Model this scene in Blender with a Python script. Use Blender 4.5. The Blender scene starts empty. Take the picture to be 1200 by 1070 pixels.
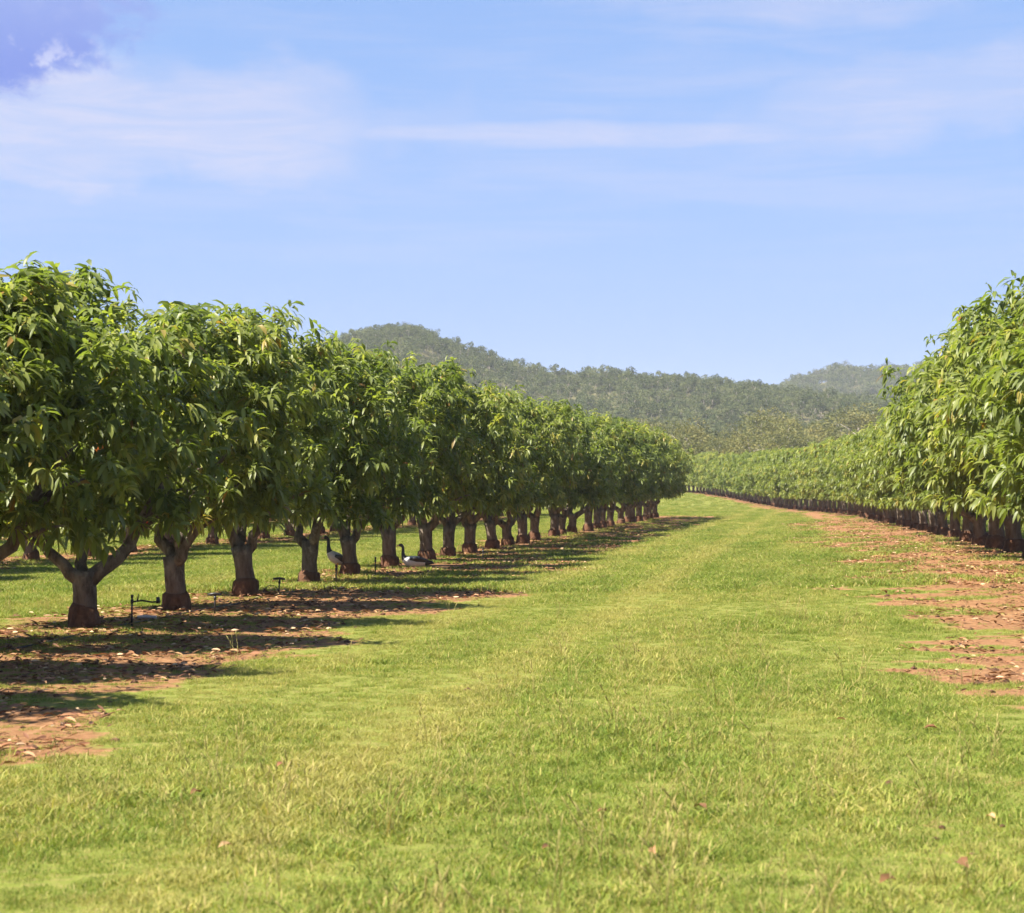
import bpy, bmesh, math, random
import numpy as np
from mathutils import Vector, Matrix

R = math.radians
ROW_SLOPE, ROW_OFF = 0.15, 9.12        # the left row runs along x = slope * y - offset
rng = np.random.default_rng(7)
random.seed(7)
S = bpy.context.scene
C = S.collection

# ------------------------------------------------------------------ camera
CAM_H = 1.75
cam_d = bpy.data.cameras.new('camera')
cam = bpy.data.objects.new('camera', cam_d)
C.objects.link(cam)
cam.location = (0, 0, CAM_H)
cam.rotation_euler = (R(90.836), 0, 0)
cam_d.sensor_fit = 'HORIZONTAL'
cam_d.sensor_width = 36
cam_d.lens = 72
cam_d.clip_end = 12000
cam_d.dof.use_dof = True
cam_d.dof.focus_distance = 34
cam_d.dof.aperture_fstop = 5.0
S.camera = cam

# ------------------------------------------------------------------ sun and sky
SUN_EL = 53
SUN_TRAVEL = Vector((math.cos(R(22)), math.sin(R(22)), 0))      # light runs left to right
sun_from = -SUN_TRAVEL
sd = bpy.data.lights.new('sun', 'SUN')
sd.energy = 5.0
sd.angle = R(0.53)
sd.color = (1.0, 0.93, 0.80)
sun = bpy.data.objects.new('sun', sd)
C.objects.link(sun)
ray = SUN_TRAVEL * math.cos(R(SUN_EL)) + Vector((0, 0, -math.sin(R(SUN_EL))))
sun.rotation_euler = ray.to_track_quat('-Z', 'Y').to_euler()
sun.location = (-40, -10, 60)

W = bpy.data.worlds.new('World')
S.world = W
W.use_nodes = True
wn, wl = W.node_tree.nodes, W.node_tree.links
wn.clear()


def mth(nodes, links, op, a, b=None, c=None, clamp=False):
    n = nodes.new('ShaderNodeMath')
    n.operation = op
    n.use_clamp = clamp
    for i, v in enumerate((a, b, c)):
        if v is None:
            continue
        if isinstance(v, (int, float)):
            n.inputs[i].default_value = v
        else:
            links.new(v, n.inputs[i])
    return n.outputs[0]


def wm(op, a, b=None, c=None, clamp=False):
    return mth(wn, wl, op, a, b, c, clamp)


def sstep(nodes, links, v, lo, hi, a=0.0, b=1.0):
    n = nodes.new('ShaderNodeMapRange')
    n.interpolation_type = 'SMOOTHSTEP'
    links.new(v, n.inputs[0])
    n.inputs[1].default_value = lo
    n.inputs[2].default_value = hi
    n.inputs[3].default_value = a
    n.inputs[4].default_value = b
    return n.outputs[0]


def mixc(nodes, links, f, a, b, blend='MIX'):
    n = nodes.new('ShaderNodeMix')
    n.data_type = 'RGBA'
    n.blend_type = blend
    for sock, v in ((n.inputs[0], f), (n.inputs[6], a), (n.inputs[7], b)):
        if isinstance(v, (int, float)):
            sock.default_value = v
        elif isinstance(v, tuple):
            sock.default_value = v if len(v) == 4 else (*v, 1)
        else:
            links.new(v, sock)
    return n.outputs[2]


SKY_STRENGTH = 0.10
EXPOSURE = 1.75
sky = wn.new('ShaderNodeTexSky')
sky.sky_type = 'NISHITA'
sky.sun_disc = False
sky.sun_elevation = R(SUN_EL)
sky.sun_rotation = math.atan2(sun_from.x, sun_from.y)
sky.altitude = 200
sky.air_density = 1.0
sky.dust_density = 0.3
sky.ozone_density = 2.5
tc = wn.new('ShaderNodeTexCoord')
sep = wn.new('ShaderNodeSeparateXYZ')
wl.new(tc.outputs['Generated'], sep.inputs[0])
az = wm('MULTIPLY', wm('ARCTAN2', sep.outputs[0], sep.outputs[1]), 57.2958)
el = wm('MULTIPLY', wm('ARCSINE', sep.outputs[2]), 57.2958)


def sky_noise(sx, sy, scale, detail, off=0.0, rough=0.55, dist=0.0):
    cb = wn.new('ShaderNodeCombineXYZ')
    wl.new(wm('MULTIPLY', az, sx), cb.inputs[0])
    wl.new(wm('MULTIPLY', el, sy), cb.inputs[1])
    cb.inputs[2].default_value = off
    n = wn.new('ShaderNodeTexNoise')
    n.inputs['Scale'].default_value = scale
    n.inputs['Detail'].default_value = detail
    n.inputs['Roughness'].default_value = rough
    n.inputs['Distortion'].default_value = dist
    wl.new(cb.outputs[0], n.inputs['Vector'])
    return n.outputs['Fac']


warp = sky_noise(0.35, 0.7, 1.0, 4, 3.1)
warp2 = sky_noise(0.25, 0.25, 1.0, 3, 9.1)


def blob(a0, e0, ra, re, tilt=0.0, wa=1.0):
    """soft elliptical cloud bank, broken up by the warp noise"""
    da = wm('SUBTRACT', az, a0)
    de = wm('SUBTRACT', el, wm('ADD', wm('MULTIPLY', da, tilt), e0))
    de = wm('ADD', de, wm('MULTIPLY', wm('SUBTRACT', warp, 0.5), wa * re * 1.4))
    da = wm('ADD', da, wm('MULTIPLY', wm('SUBTRACT', warp2, 0.5), wa * ra * 1.2))
    q = wm('ADD', wm('POWER', wm('ABSOLUTE', wm('DIVIDE', da, ra)), 2.0), wm('POWER', wm('ABSOLUTE', wm('DIVIDE', de, re)), 2.0))
    return sstep(wn, wl, q, 0.0, 1.0, 1.0, 0.0)


streak = sky_noise(0.10, 1.1, 1.0, 6, 1.7, 0.6, 0.4)
streak = sstep(wn, wl, streak, 0.40, 0.72)
fine = sky_noise(0.22, 1.6, 1.0, 7, 5.3, 0.65, 0.8)
fine = sstep(wn, wl, fine, 0.30, 0.75)
bank = wm('MAXIMUM', wm('MULTIPLY', blob(-13.0, 9.9, 15.0, 2.3), sstep(wn, wl, wm('ADD', az, wm('MULTIPLY', fine, 5.0)), -5.0, 6.5, 1.0, 0.0)), wm('MULTIPLY', blob(2.5, 9.75, 10.5, 0.48, -0.004, 0.6), 0.8))
bank = wm('MAXIMUM', bank, wm('MULTIPLY', blob(12.0, 10.7, 8.0, 1.5, 0.07), 0.68))
bank = wm('MAXIMUM', bank, wm('MULTIPLY', blob(8.0, 13.1, 6.0, 0.8, -0.04), 0.6))
bank = wm('MULTIPLY', bank, wm('ADD', wm('MULTIPLY', fine, 0.55), 0.48))
# thin wisps carry on over the rest of the sky
thin = wm('MULTIPLY', wm('MULTIPLY', streak, 0.28), sstep(wn, wl, el, 4.0, 9.0))
cirrus = wm('MAXIMUM', wm('MULTIPLY', bank, 0.92), thin, clamp=True)
base = mixc(wn, wl, 1.0, sky.outputs[0], (0.32, 0.42, 0.57, 1), 'MULTIPLY')
# the air low over the hills is paler and slightly violet
low = sstep(wn, wl, el, -2.0, 16.0, 1.0, 0.0)
SK = 2 ** (0.35 - EXPOSURE) / SKY_STRENGTH
base = mixc(wn, wl, wm('ADD', wm('MULTIPLY', low, 0.25), 0.60), base, (0.252 * SK, 0.395 * SK, 0.700 * SK, 1))
base = mixc(wn, wl, wm('MULTIPLY', low, 0.55), base, (0.312 * SK, 0.395 * SK, 0.690 * SK, 1))
col = mixc(wn, wl, cirrus, base, (0.53 * SK, 0.545 * SK, 0.71 * SK, 1))
# one small heavier cloud, its underside in shade
cumn = sky_noise(0.55, 0.75, 1.0, 8, 2.2, 0.66, 0.4)
cq = wm('ADD', blob(-14.8, 12.8, 5.6, 3.0, 0.0, 0.3), wm('MULTIPLY', wm('SUBTRACT', cumn, 0.5), 1.9))
cmask = wm('MULTIPLY', sstep(wn, wl, cq, 0.15, 0.80), sstep(wn, wl, blob(-14.8, 12.8, 6.2, 3.3, 0.0, 0.2), 0.0, 0.40))
cmask = wm('MULTIPLY', cmask, sstep(wn, wl, el, 11.0, 14.5, 1.0, 0.75))
cedge = wm('MULTIPLY', sstep(wn, wl, sky_noise(1.3, 1.5, 1.0, 6, 7.7), 0.50, 0.66), sstep(wn, wl, el, 11.2, 12.6, 0.9, 0.08))
ccol = mixc(wn, wl, sstep(wn, wl, el, 11.0, 13.8), (0.165 * SK, 0.240 * SK, 0.64 * SK, 1), (0.24 * SK, 0.31 * SK, 0.66 * SK, 1))
ccol = mixc(wn, wl, cedge, ccol, (0.52 * SK, 0.55 * SK, 0.75 * SK, 1))
col = mixc(wn, wl, cmask, col, ccol)
bg = wn.new('ShaderNodeBackground')
bg.inputs[1].default_value = SKY_STRENGTH
wl.new(col, bg.inputs[0])
wo = wn.new('ShaderNodeOutputWorld')
wl.new(bg.outputs[0], wo.inputs[0])

S.view_settings.view_transform = 'Standard'
S.view_settings.look = 'None'
S.view_settings.exposure = EXPOSURE
S.view_settings.gamma = 1
S.view_settings.use_curve_mapping = False
S.render.engine = 'CYCLES'
S.cycles.max_bounces = 8
S.cycles.diffuse_bounces = 5
S.cycles.glossy_bounces = 2
S.cycles.transmission_bounces = 4
S.cycles.volume_bounces = 0
S.cycles.transparent_max_bounces = 4
S.cycles.caustics_reflective = False
S.cycles.caustics_refractive = False
S.cycles.use_denoising = True
S.cycles.sample_clamp_indirect = 6


# ------------------------------------------------------------------ numeric helpers
def hash2(ix, iy, seed):
    h = (ix.astype(np.int64) * 374761393 + iy.astype(np.int64) * 668265263 + seed * 982451653) & 0xFFFFFFFF
    h = ((h ^ (h >> 13)) * 1274126177) & 0xFFFFFFFF
    return ((h ^ (h >> 16)) & 0xFFFFFF) / float(0xFFFFFF)


def vnoise(x, y, scale, seed=0, octaves=3):
    x = np.asarray(x, float) / scale
    y = np.asarray(y, float) / scale
    tot, amp, s = 0, 1.0, 0
    for o in range(octaves):
        ix, iy = np.floor(x), np.floor(y)
        fx, fy = x - ix, y - iy
        fx, fy = fx * fx * (3 - 2 * fx), fy * fy * (3 - 2 * fy)
        a, b = hash2(ix, iy, seed + o), hash2(ix + 1, iy, seed + o)
        c, d = hash2(ix, iy + 1, seed + o), hash2(ix + 1, iy + 1, seed + o)
        tot = tot + amp * (a + (b - a) * fx + (c - a) * fy + (a - b - c + d) * fx * fy)
        s += amp
        amp *= 0.5
        x, y = x * 2.03, y * 2.03
    return tot / s


def smooth(v, lo, hi):
    t = np.clip((np.asarray(v, float) - lo) / (hi - lo), 0, 1)
    return t * t * (3 - 2 * t)


# ------------------------------------------------------------------ the lie of the land
RIGHT = np.array([(7.0, 12), (8.2, 20), (9.4, 30), (11.3, 46), (14.4, 73), (18.7, 112), (20.6, 140), (21.5, 170), (22.0, 205), (21.7, 237), (19.5, 280), (14.0, 330), (6, 380)])


def right_x(y):
    return np.interp(y, RIGHT[:, 1], RIGHT[:, 0])


def ground_z(x, y):
    x = np.asarray(x, float)
    y = np.asarray(y, float)
    lat = x - (ROW_SLOPE * np.minimum(y, 150) - ROW_OFF)
    z = 0.24 * smooth(lat, 6, 13) * smooth(y, 22, 45)
    z = z + 1.05 * smooth(y, 150, 262) + 2.0 * smooth(y, 280, 420)
    z = z + (vnoise(x, y, 3.0, 5, 3) - 0.5) * 0.07 * (1 - smooth(y, 120, 200))
    return z


def soil_mask(x, y):
    """1 on the bare red strips under the rows, 0 in the mown alleys"""
    n = vnoise(x, y, 1.6, 21, 4) - 0.5
    n2 = vnoise(x * 0.6, y * 1.4, 0.9, 33, 3) - 0.5
    far = smooth(y, 60, 130)
    lat = x - (ROW_SLOPE * y - ROW_OFF)
    s = np.zeros_like(lat)
    for off, w0, w1 in ((0, -1.9, 4.2), (-9.2, -1.7, 2.2), (-18.4, -1.7, 2.2), (-27.6, -1.7, 2.2)):
        d = lat - off
        c, hw = (w0 + w1) / 2, (w1 - w0) / 2
        q = 1 - np.abs(d - c) / hw
        q = np.where(y > 121, -1, q)
        s = np.maximum(s, smooth(q + n * 1.0 + n2 * 0.7, 0.02, 0.45))
    d = right_x(y) - x
    w = np.interp(y, [20, 60, 110, 180, 260], [4.7, 6.0, 4.7, 2.0, 0.9])
    q = np.where(d > -0.4, 1 - (d + 0.4) / w, 1 + (d + 0.4) / 2.2)
    s = np.maximum(s, smooth(q + n * 0.7 + n2 * 0.7, 0.06, 0.34))
    # scuffed patches low on the alley's right side
    sc = vnoise(x, y, 0.8, 55, 3) * smooth(x, 0.4, 2.0) * (1 - smooth(y, 11, 17))
    s = np.maximum(s, smooth(sc, 0.50, 0.80) * 0.60)
    sc2 = vnoise(x * 1.5, y * 0.5, 1.0, 77, 3)
    s = np.maximum(s, smooth(sc2, 0.68, 0.9) * 0.3)
    return np.clip(s, 0, 1)


# ------------------------------------------------------------------ mesh helpers
def np_mesh(name, verts, faces_flat, loop_starts, loop_tot, smooth_shade=True):
    me = bpy.data.meshes.new(name)
    me.vertices.add(len(verts))
    me.vertices.foreach_set('co', np.asarray(verts, np.float32).ravel())
    me.loops.add(len(faces_flat))
    me.loops.foreach_set('vertex_index', np.asarray(faces_flat, np.int32))
    me.polygons.add(len(loop_starts))
    me.polygons.foreach_set('loop_start', np.asarray(loop_starts, np.int32))
    try:
        me.polygons.foreach_set('loop_total', np.asarray(loop_tot, np.int32))
    except Exception:
        pass
    if smooth_shade:
        me.polygons.foreach_set('use_smooth', np.ones(len(loop_starts), bool))
    me.update(calc_edges=True)
    return me


def template_mesh(name, V, tmpl, smooth_shade=True):
    """V: (n, k, 3) vertices of n copies of a template whose faces are tmpl (list of tuples)"""
    n, k, _ = V.shape
    idx = np.arange(n)[:, None] * k
    flat = np.concatenate([np.array(f) for f in tmpl])
    tot = np.array([len(f) for f in tmpl])
    ff = (idx + flat[None, :]).ravel()
    lt = np.tile(tot, n)
    ls = np.concatenate([[0], np.cumsum(lt)[:-1]])
    return np_mesh(name, V.reshape(-1, 3), ff, ls, lt, smooth_shade)


def point_attr(me, name, data):
    a = me.attributes.new(name, 'FLOAT', 'POINT')
    a.data.foreach_set('value', np.asarray(data, np.float32).ravel())


def new_obj(name, me, mat=None, parent=None):
    o = bpy.data.objects.new(name, me)
    C.objects.link(o)
    if mat is not None and me is not None and not me.materials:
        me.materials.append(mat)
    if parent is not None:
        o.parent = parent
    return o


def tag(o, label=None, cat=None, group=None, kind=None):
    if label:
        o['label'] = label
    if cat:
        o['category'] = cat
    if group:
        o['group'] = group
    if kind:
        o['kind'] = kind
    return o


class Tube:
    """collects tapered tubes along polylines into one mesh"""

    def __init__(self):
        self.v, self.f = [], []

    def add(self, pts, rad, n=9, wob=0.0, cap=True, twist=0.0, squash=1.0):
        pts = [Vector(p) for p in pts]
        base = len(self.v)
        prev = None
        for i, p in enumerate(pts):
            d = (pts[min(i + 1, len(pts) - 1)] - pts[max(i - 1, 0)]).normalized()
            if prev is None:
                a = d.orthogonal().normalized() if abs(d.z) < 0.9 else (Vector((1, 0, 0)) - d * d.x).normalized()
            else:
                a = (prev - d * prev.dot(d)).normalized()
            prev = a
            b = d.cross(a)
            for k in range(n):
                t = 2 * math.pi * k / n + twist * i
                r = rad[i] * (1 + random.uniform(-wob, wob))
                self.v.append(tuple(p + a * math.cos(t) * r + b * math.sin(t) * r * squash))
        for i in range(len(pts) - 1):
            for k in range(n):
                k2 = (k + 1) % n
                self.f.append((base + i * n + k, base + i * n + k2, base + (i + 1) * n + k2, base + (i + 1) * n + k))
        if cap:
            self.f.append(tuple(base + k for k in reversed(range(n))))
            self.f.append(tuple(base + (len(pts) - 1) * n + k for k in range(n)))

    def mesh(self, name, smooth_shade=True):
        me = bpy.data.meshes.new(name)
        me.from_pydata(self.v, [], self.f)
        if smooth_shade:
            me.polygons.foreach_set('use_smooth', np.ones(len(me.polygons), bool))
        me.update()
        return me


# ------------------------------------------------------------------ materials
def mat_new(name):
    m = bpy.data.materials.new(name)
    m.use_nodes = True
    n, l = m.node_tree.nodes, m.node_tree.links
    n.clear()
    out = n.new('ShaderNodeOutputMaterial')
    return m, n, l, out


def principled(n, col, rough=0.6, spec=0.5):
    p = n.new('ShaderNodeBsdfPrincipled')
    if isinstance(col, tuple):
        p.inputs['Base Color'].default_value = (*col[:3], 1)
    p.inputs['Roughness'].default_value = rough
    p.inputs['Specular IOR Level'].default_value = spec
    return p


def attr(n, name):
    a = n.new('ShaderNodeAttribute')
    a.attribute_name = name
    return a.outputs['Fac']


def ramp(n, l, fac, stops):
    r = n.new('ShaderNodeValToRGB')
    while len(r.color_ramp.elements) < len(stops):
        r.color_ramp.elements.new(0.5)
    for e, (p, c) in zip(r.color_ramp.elements, stops):
        e.position = p
        e.color = (*c, 1)
    l.new(fac, r.inputs[0])
    return r.outputs[0]


def noise(n, l, scale, detail=4, vec=None, rough=0.55):
    t = n.new('ShaderNodeTexNoise')
    t.inputs['Scale'].default_value = scale
    t.inputs['Detail'].default_value = detail
    t.inputs['Roughness'].default_value = rough
    if vec is not None:
        l.new(vec, t.inputs['Vector'])
    return t.outputs['Fac']


def leaf_material(name, stops, rough=0.4, spec=0.5, trans=0.35, tint=(1.2, 1.25, 0.5), varname='var', obj_var=0.25, patchy=False):
    m, n, l, out = mat_new(name)
    fac = attr(n, varname)
    if patchy:      # drier and greener patches of sward
        geo = n.new('ShaderNodeNewGeometry')
        sp_ = n.new('ShaderNodeSeparateXYZ')
        l.new(geo.outputs['Position'], sp_.inputs[0])
        lat_ = mth(n, l, 'SUBTRACT', sp_.outputs[0], mth(n, l, 'MULTIPLY', sp_.outputs[1], ROW_SLOPE))     # distance across the lane
        cb_ = n.new('ShaderNodeCombineXYZ')
        l.new(lat_, cb_.inputs[0])
        l.new(mth(n, l, 'MULTIPLY', sp_.outputs[1], 0.16), cb_.inputs[1])
        pa = noise(n, l, 0.75, 4, cb_.outputs[0])
        pb = noise(n, l, 2.6, 3, geo.outputs['Position'])
        sh = mth(n, l, 'ADD', mth(n, l, 'MULTIPLY', mth(n, l, 'SUBTRACT', pa, 0.44), 1.25), mth(n, l, 'MULTIPLY', mth(n, l, 'SUBTRACT', pb, 0.5), 0.7))
        for lane in (-4.9, -2.9):      # two drier wheel tracks along the lane
            tr = sstep(n, l, mth(n, l, 'ABSOLUTE', mth(n, l, 'SUBTRACT', lat_, lane)), 0.1, 0.6, 0.27, 0.0)
            sh = mth(n, l, 'ADD', sh, tr)
        fac = mth(n, l, 'MINIMUM', mth(n, l, 'ADD', fac, sh, clamp=True), mth(n, l, 'MAXIMUM', fac, 0.84))
    c = ramp(n, l, fac, stops)
    oi = n.new('ShaderNodeObjectInfo')
    hsv = n.new('ShaderNodeHueSaturation')
    l.new(c, hsv.inputs['Color'])
    l.new(mth(n, l, 'ADD', mth(n, l, 'MULTIPLY', oi.outputs['Random'], obj_var), 1 - obj_var / 2), hsv.inputs['Value'])
    l.new(mth(n, l, 'ADD', mth(n, l, 'MULTIPLY', oi.outputs['Random'], -0.02), 0.51), hsv.inputs['Hue'])
    p = principled(n, None, rough, spec)
    l.new(hsv.outputs[0], p.inputs['Base Color'])
    t = n.new('ShaderNodeBsdfTranslucent')
    l.new(mixc(n, l, 1.0, hsv.outputs[0], tint, 'MULTIPLY'), t.inputs['Color'])
    mx = n.new('ShaderNodeMixShader')
    mx.inputs[0].default_value = trans
    l.new(p.outputs[0], mx.inputs[1])
    l.new(t.outputs[0], mx.inputs[2])
    l.new(mx.outputs[0], out.inputs[0])
    return m


M = {}
M['mango_leaf'] = leaf_material('mango_leaf', [
    (0.0, (0.100, 0.130, 0.032)), (0.40, (0.178, 0.215, 0.052)), (0.72, (0.262, 0.290, 0.072)),
    (0.90, (0.340, 0.335, 0.090)), (0.965, (0.320, 0.240, 0.060)), (1.0, (0.260, 0.110, 0.035))], rough=0.44, spec=0.40, trans=0.52, tint=(1.10, 1.2, 0.5))
M['grass'] = leaf_material('grass_blade', [
    (0.0, (0.085, 0.140, 0.020)), (0.5, (0.186, 0.240, 0.040)), (0.78, (0.290, 0.288, 0.072)),
    (0.92, (0.395, 0.330, 0.120)), (1.0, (0.480, 0.400, 0.200))], rough=0.6, spec=0.12, trans=0.34, tint=(1.1, 1.12, 0.6), obj_var=0.35, patchy=True)
M['gum_leaf'] = leaf_material('gum_leaf', [
    (0.0, (0.060, 0.074, 0.021)), (0.5, (0.118, 0.122, 0.034)), (1.0, (0.195, 0.172, 0.050))], rough=0.6, spec=0.2, trans=0.28, tint=(1.1, 1.1, 0.6), obj_var=0.45)
M['hill_leaf'] = leaf_material('hill_leaf', [
    (0.0, (0.052, 0.074, 0.030)), (0.5, (0.094, 0.116, 0.046)), (1.0, (0.150, 0.156, 0.064))], rough=0.7, spec=0.12, trans=0.28, tint=(1.05, 1.05, 0.7), obj_var=0.5)
M['dry_leaf'] = leaf_material('dry_leaf', [
    (0.0, (0.085, 0.038, 0.018)), (0.5, (0.190, 0.085, 0.036)), (0.85, (0.320, 0.170, 0.075)), (1.0, (0.46, 0.33, 0.19))], rough=0.6, spec=0.3, trans=0.12, tint=(1.1, 1, 0.8))


def bark_material(name, dark, light, scale=6.0, red=None):
    m, n, l, out = mat_new(name)
    tcn = n.new('ShaderNodeTexCoord')
    mp = n.new('ShaderNodeMapping')
    mp.inputs['Scale'].default_value = (1, 1, 0.35)
    l.new(tcn.outputs['Object'], mp.inputs[0])
    a = noise(n, l, scale, 6, mp.outputs[0], 0.65)
    b = noise(n, l, scale * 6, 4, mp.outputs[0], 0.6)
    c = ramp(n, l, a, [(0.30, dark), (0.62, light)])
    blot = noise(n, l, scale * 0.6, 5, tcn.outputs['Object'], 0.6)
    c = mixc(n, l, mth(n, l, 'MULTIPLY', sstep(n, l, blot, 0.55, 0.66), 0.6), c, tuple(min(1, q * 1.5) for q in light))      # pale lichen
    p = principled(n, None, 0.9, 0.15)
    if red is not None:
        sp = n.new('ShaderNodeSeparateXYZ')
        l.new(tcn.outputs['Object'], sp.inputs[0])
        f = mth(n, l, 'ADD', sstep(n, l, sp.outputs[2], 0.15, 0.60, 0.55, 0.0), mth(n, l, 'MULTIPLY', mth(n, l, 'SUBTRACT', b, 0.5), 0.5), clamp=True)
        c = mixc(n, l, f, c, red)
    l.new(c, p.inputs['Base Color'])
    bp = n.new('ShaderNodeBump')
    bp.inputs['Strength'].default_value = 1.0
    bp.inputs['Distance'].default_value = 0.05
    l.new(mth(n, l, 'ADD', a, mth(n, l, 'MULTIPLY', b, 0.5)), bp.inputs['Height'])
    l.new(bp.outputs[0], p.inputs['Normal'])
    l.new(p.outputs[0], out.inputs[0])
    return m


M['bark'] = bark_material('mango_bark', (0.040, 0.030, 0.024), (0.200, 0.165, 0.130), 9.0, red=(0.13, 0.072, 0.044))
M['collar'] = bark_material('soil_stained_bark', (0.050, 0.026, 0.016), (0.140, 0.070, 0.040), 9.0)
M['gum_bark'] = bark_material('gum_bark', (0.10, 0.085, 0.07), (0.33, 0.29, 0.24), 2.0)


def plain(name, col, rough=0.6, spec=0.4, var=0.25, scale=20.0):
    m, n, l, out = mat_new(name)
    tcn = n.new('ShaderNodeTexCoord')
    a = noise(n, l, scale, 4, tcn.outputs['Object'])
    lo = tuple(c * (1 - var) for c in col)
    hi = tuple(min(1, c * (1 + var)) for c in col)
    p = principled(n, None, rough, spec)
    l.new(ramp(n, l, a, [(0.3, lo), (0.7, hi)]), p.inputs['Base Color'])
    l.new(p.outputs[0], out.inputs[0])
    return m


M['black_plastic'] = plain('black_plastic', (0.022, 0.020, 0.020), 0.45)
M['pale_plastic'] = plain('pale_plastic', (0.45, 0.40, 0.36), 0.5)
M['feather_white'] = plain('white_feathers', (0.42, 0.41, 0.40), 0.8, 0.2, 0.12, 30)
M['feather_black'] = plain('black_feathers', (0.018, 0.018, 0.022), 0.55, 0.4)
M['beak'] = plain('goose_beak', (0.42, 0.22, 0.14), 0.5)
M['goose_leg'] = plain('goose_leg', (0.62, 0.30, 0.07), 0.6)
M['ribbon'] = plain('red_ribbon', (0.62, 0.07, 0.05), 0.5)
M['mango_fruit'] = plain('mango_fruit', (0.50, 0.13, 0.035), 0.4, 0.4, 0.4, 8)

# ground
m, n, l, out = mat_new('orchard_ground')
M['ground'] = m
geo = n.new('ShaderNodeNewGeometry')
pos = geo.outputs['Position']
g1 = noise(n, l, 0.35, 5, pos)
g2 = noise(n, l, 9.0, 6, pos, 0.7)
g3 = noise(n, l, 70.0, 4, pos, 0.7)
grass_c = mixc(n, l, g1, (0.130, 0.165, 0.026), (0.195, 0.200, 0.046))
grass_c = mixc(n, l, sstep(n, l, g2, 0.42, 0.68), grass_c, (0.23, 0.185, 0.070))
grass_c = mixc(n, l, mth(n, l, 'MULTIPLY', sstep(n, l, noise(n, l, 28.0, 4, pos, 0.7), 0.45, 0.62), 0.55), grass_c, (0.10, 0.12, 0.022))
grass_c = mixc(n, l, mth(n, l, 'MULTIPLY', sstep(n, l, g3, 0.42, 0.66), 0.75), grass_c, (0.115, 0.140, 0.018))
soil_c = ramp(n, l, g2, [(0.25, (0.095, 0.043, 0.020)), (0.5, (0.200, 0.098, 0.044)), (0.72, (0.295, 0.170, 0.085))])
soil_c = mixc(n, l, mth(n, l, 'MULTIPLY', sstep(n, l, g3, 0.4, 0.75), 0.45), soil_c, (0.30, 0.19, 0.105))
mask = mth(n, l, 'ADD', attr(n, 'soil'), mth(n, l, 'MULTIPLY', mth(n, l, 'SUBTRACT', g2, 0.5), 0.7))
mask = sstep(n, l, mask, 0.26, 0.58)
p = principled(n, None, 0.95, 0.1)
l.new(mixc(n, l, mask, grass_c, soil_c), p.inputs['Base Color'])
bp = n.new('ShaderNodeBump')
bp.inputs['Strength'].default_value = 0.8
bp.inputs['Distance'].default_value = 0.03
l.new(mth(n, l, 'ADD', g2, mth(n, l, 'MULTIPLY', g3, 0.4)), bp.inputs['Height'])
l.new(bp.outputs[0], p.inputs['Normal'])
l.new(p.outputs[0], out.inputs[0])

m, n, l, out = mat_new('hill_scrub')
M['hill'] = m
geo = n.new('ShaderNodeNewGeometry')
h1 = noise(n, l, 0.05, 5, geo.outputs['Position'])
h2 = noise(n, l, 0.6, 5, geo.outputs['Position'], 0.7)
p = principled(n, None, 0.95, 0.1)
l.new(mixc(n, l, h2, mixc(n, l, h1, (0.062, 0.072, 0.026), (0.095, 0.090, 0.036)), (0.12, 0.10, 0.05)), p.inputs['Base Color'])
l.new(p.outputs[0], out.inputs[0])


# ------------------------------------------------------------------ ground and hills
def grid_mesh(name, xs, ys, zf):
    X, Y = np.meshgrid(xs, ys)
    Z = zf(X, Y)
    V = np.stack([X, Y, Z], -1).reshape(-1, 3)
    nx, ny = len(xs), len(ys)
    i = (np.arange(ny - 1)[:, None] * nx + np.arange(nx - 1)[None, :]).ravel()
    F = np.stack([i, i + 1, i + nx + 1, i + nx], -1).ravel()
    k = (nx - 1) * (ny - 1)
    return np_mesh(name, V, F, np.arange(k) * 4, np.full(k, 4)), X.ravel(), Y.ravel()


xs = np.concatenate([np.linspace(-4000, -60, 14), np.arange(-45, -12, 0.75), np.arange(-12, 18, 0.3), np.arange(18, 50, 0.75), np.linspace(60, 4000, 14)])
ys = np.concatenate([np.linspace(-2500, -40, 10), np.arange(-20, 6, 1.0), np.arange(6, 60, 0.3), np.arange(60, 130, 0.6), np.arange(130, 420, 2.0), np.linspace(430, 5000, 20)])
gm, gx, gy = grid_mesh('ground', xs, ys, ground_z)
point_attr(gm, 'soil', soil_mask(gx, gy))
ground = tag(new_obj('ground', gm, M['ground']), kind='structure')

# main hill: ridge height along world x at y = HILL_Y
HILL_Y, HILL2_Y = 820.0, 1250.0
HX = np.array([-900, -500, -300, -200, -140, -95, -75, -58, -44, -32, -20, 0, 18, 35, 52, 70, 88, 105, 130, 160, 200, 300, 500, 900])
HZ = np.array([8, 10, 14, 20, 28, 40, 47, 52.5, 56, 53.5, 47, 39.5, 35, 36, 35, 33, 31, 28.5, 26, 23, 20, 16, 12, 8]) + 1.75
H2X = np.array([-900, -200, 60, 130, 160, 180, 200, 220, 260, 320, 420, 600, 1000])
H2Z = np.array([4, 10, 30, 45, 53, 60, 66, 67, 69, 75, 70, 52, 28])


def smooth_interp(x, X, Z, w):
    tot = 0
    for k in np.linspace(-1, 1, 9):
        tot = tot + np.interp(x + k * w, X, Z)
    return tot / 9


def hill_z(x, y):
    front = smooth(y, 430, HILL_Y)
    back = 1 - smooth(y, HILL_Y, 1150)
    prof = smooth_interp(x, HX, HZ, 9)
    f = np.where(y < HILL_Y, front ** 0.9, back)
    gul = (vnoise(x, y, 70, 91, 3) - 0.5) * 16 * np.sin(np.pi * np.clip(front, 0, 1)) * (y < HILL_Y)
    return 2.6 + prof * f + gul - 4 * (1 - smooth(y, 400, 440)) - 4 * smooth(y, 1130, 1180)


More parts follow.
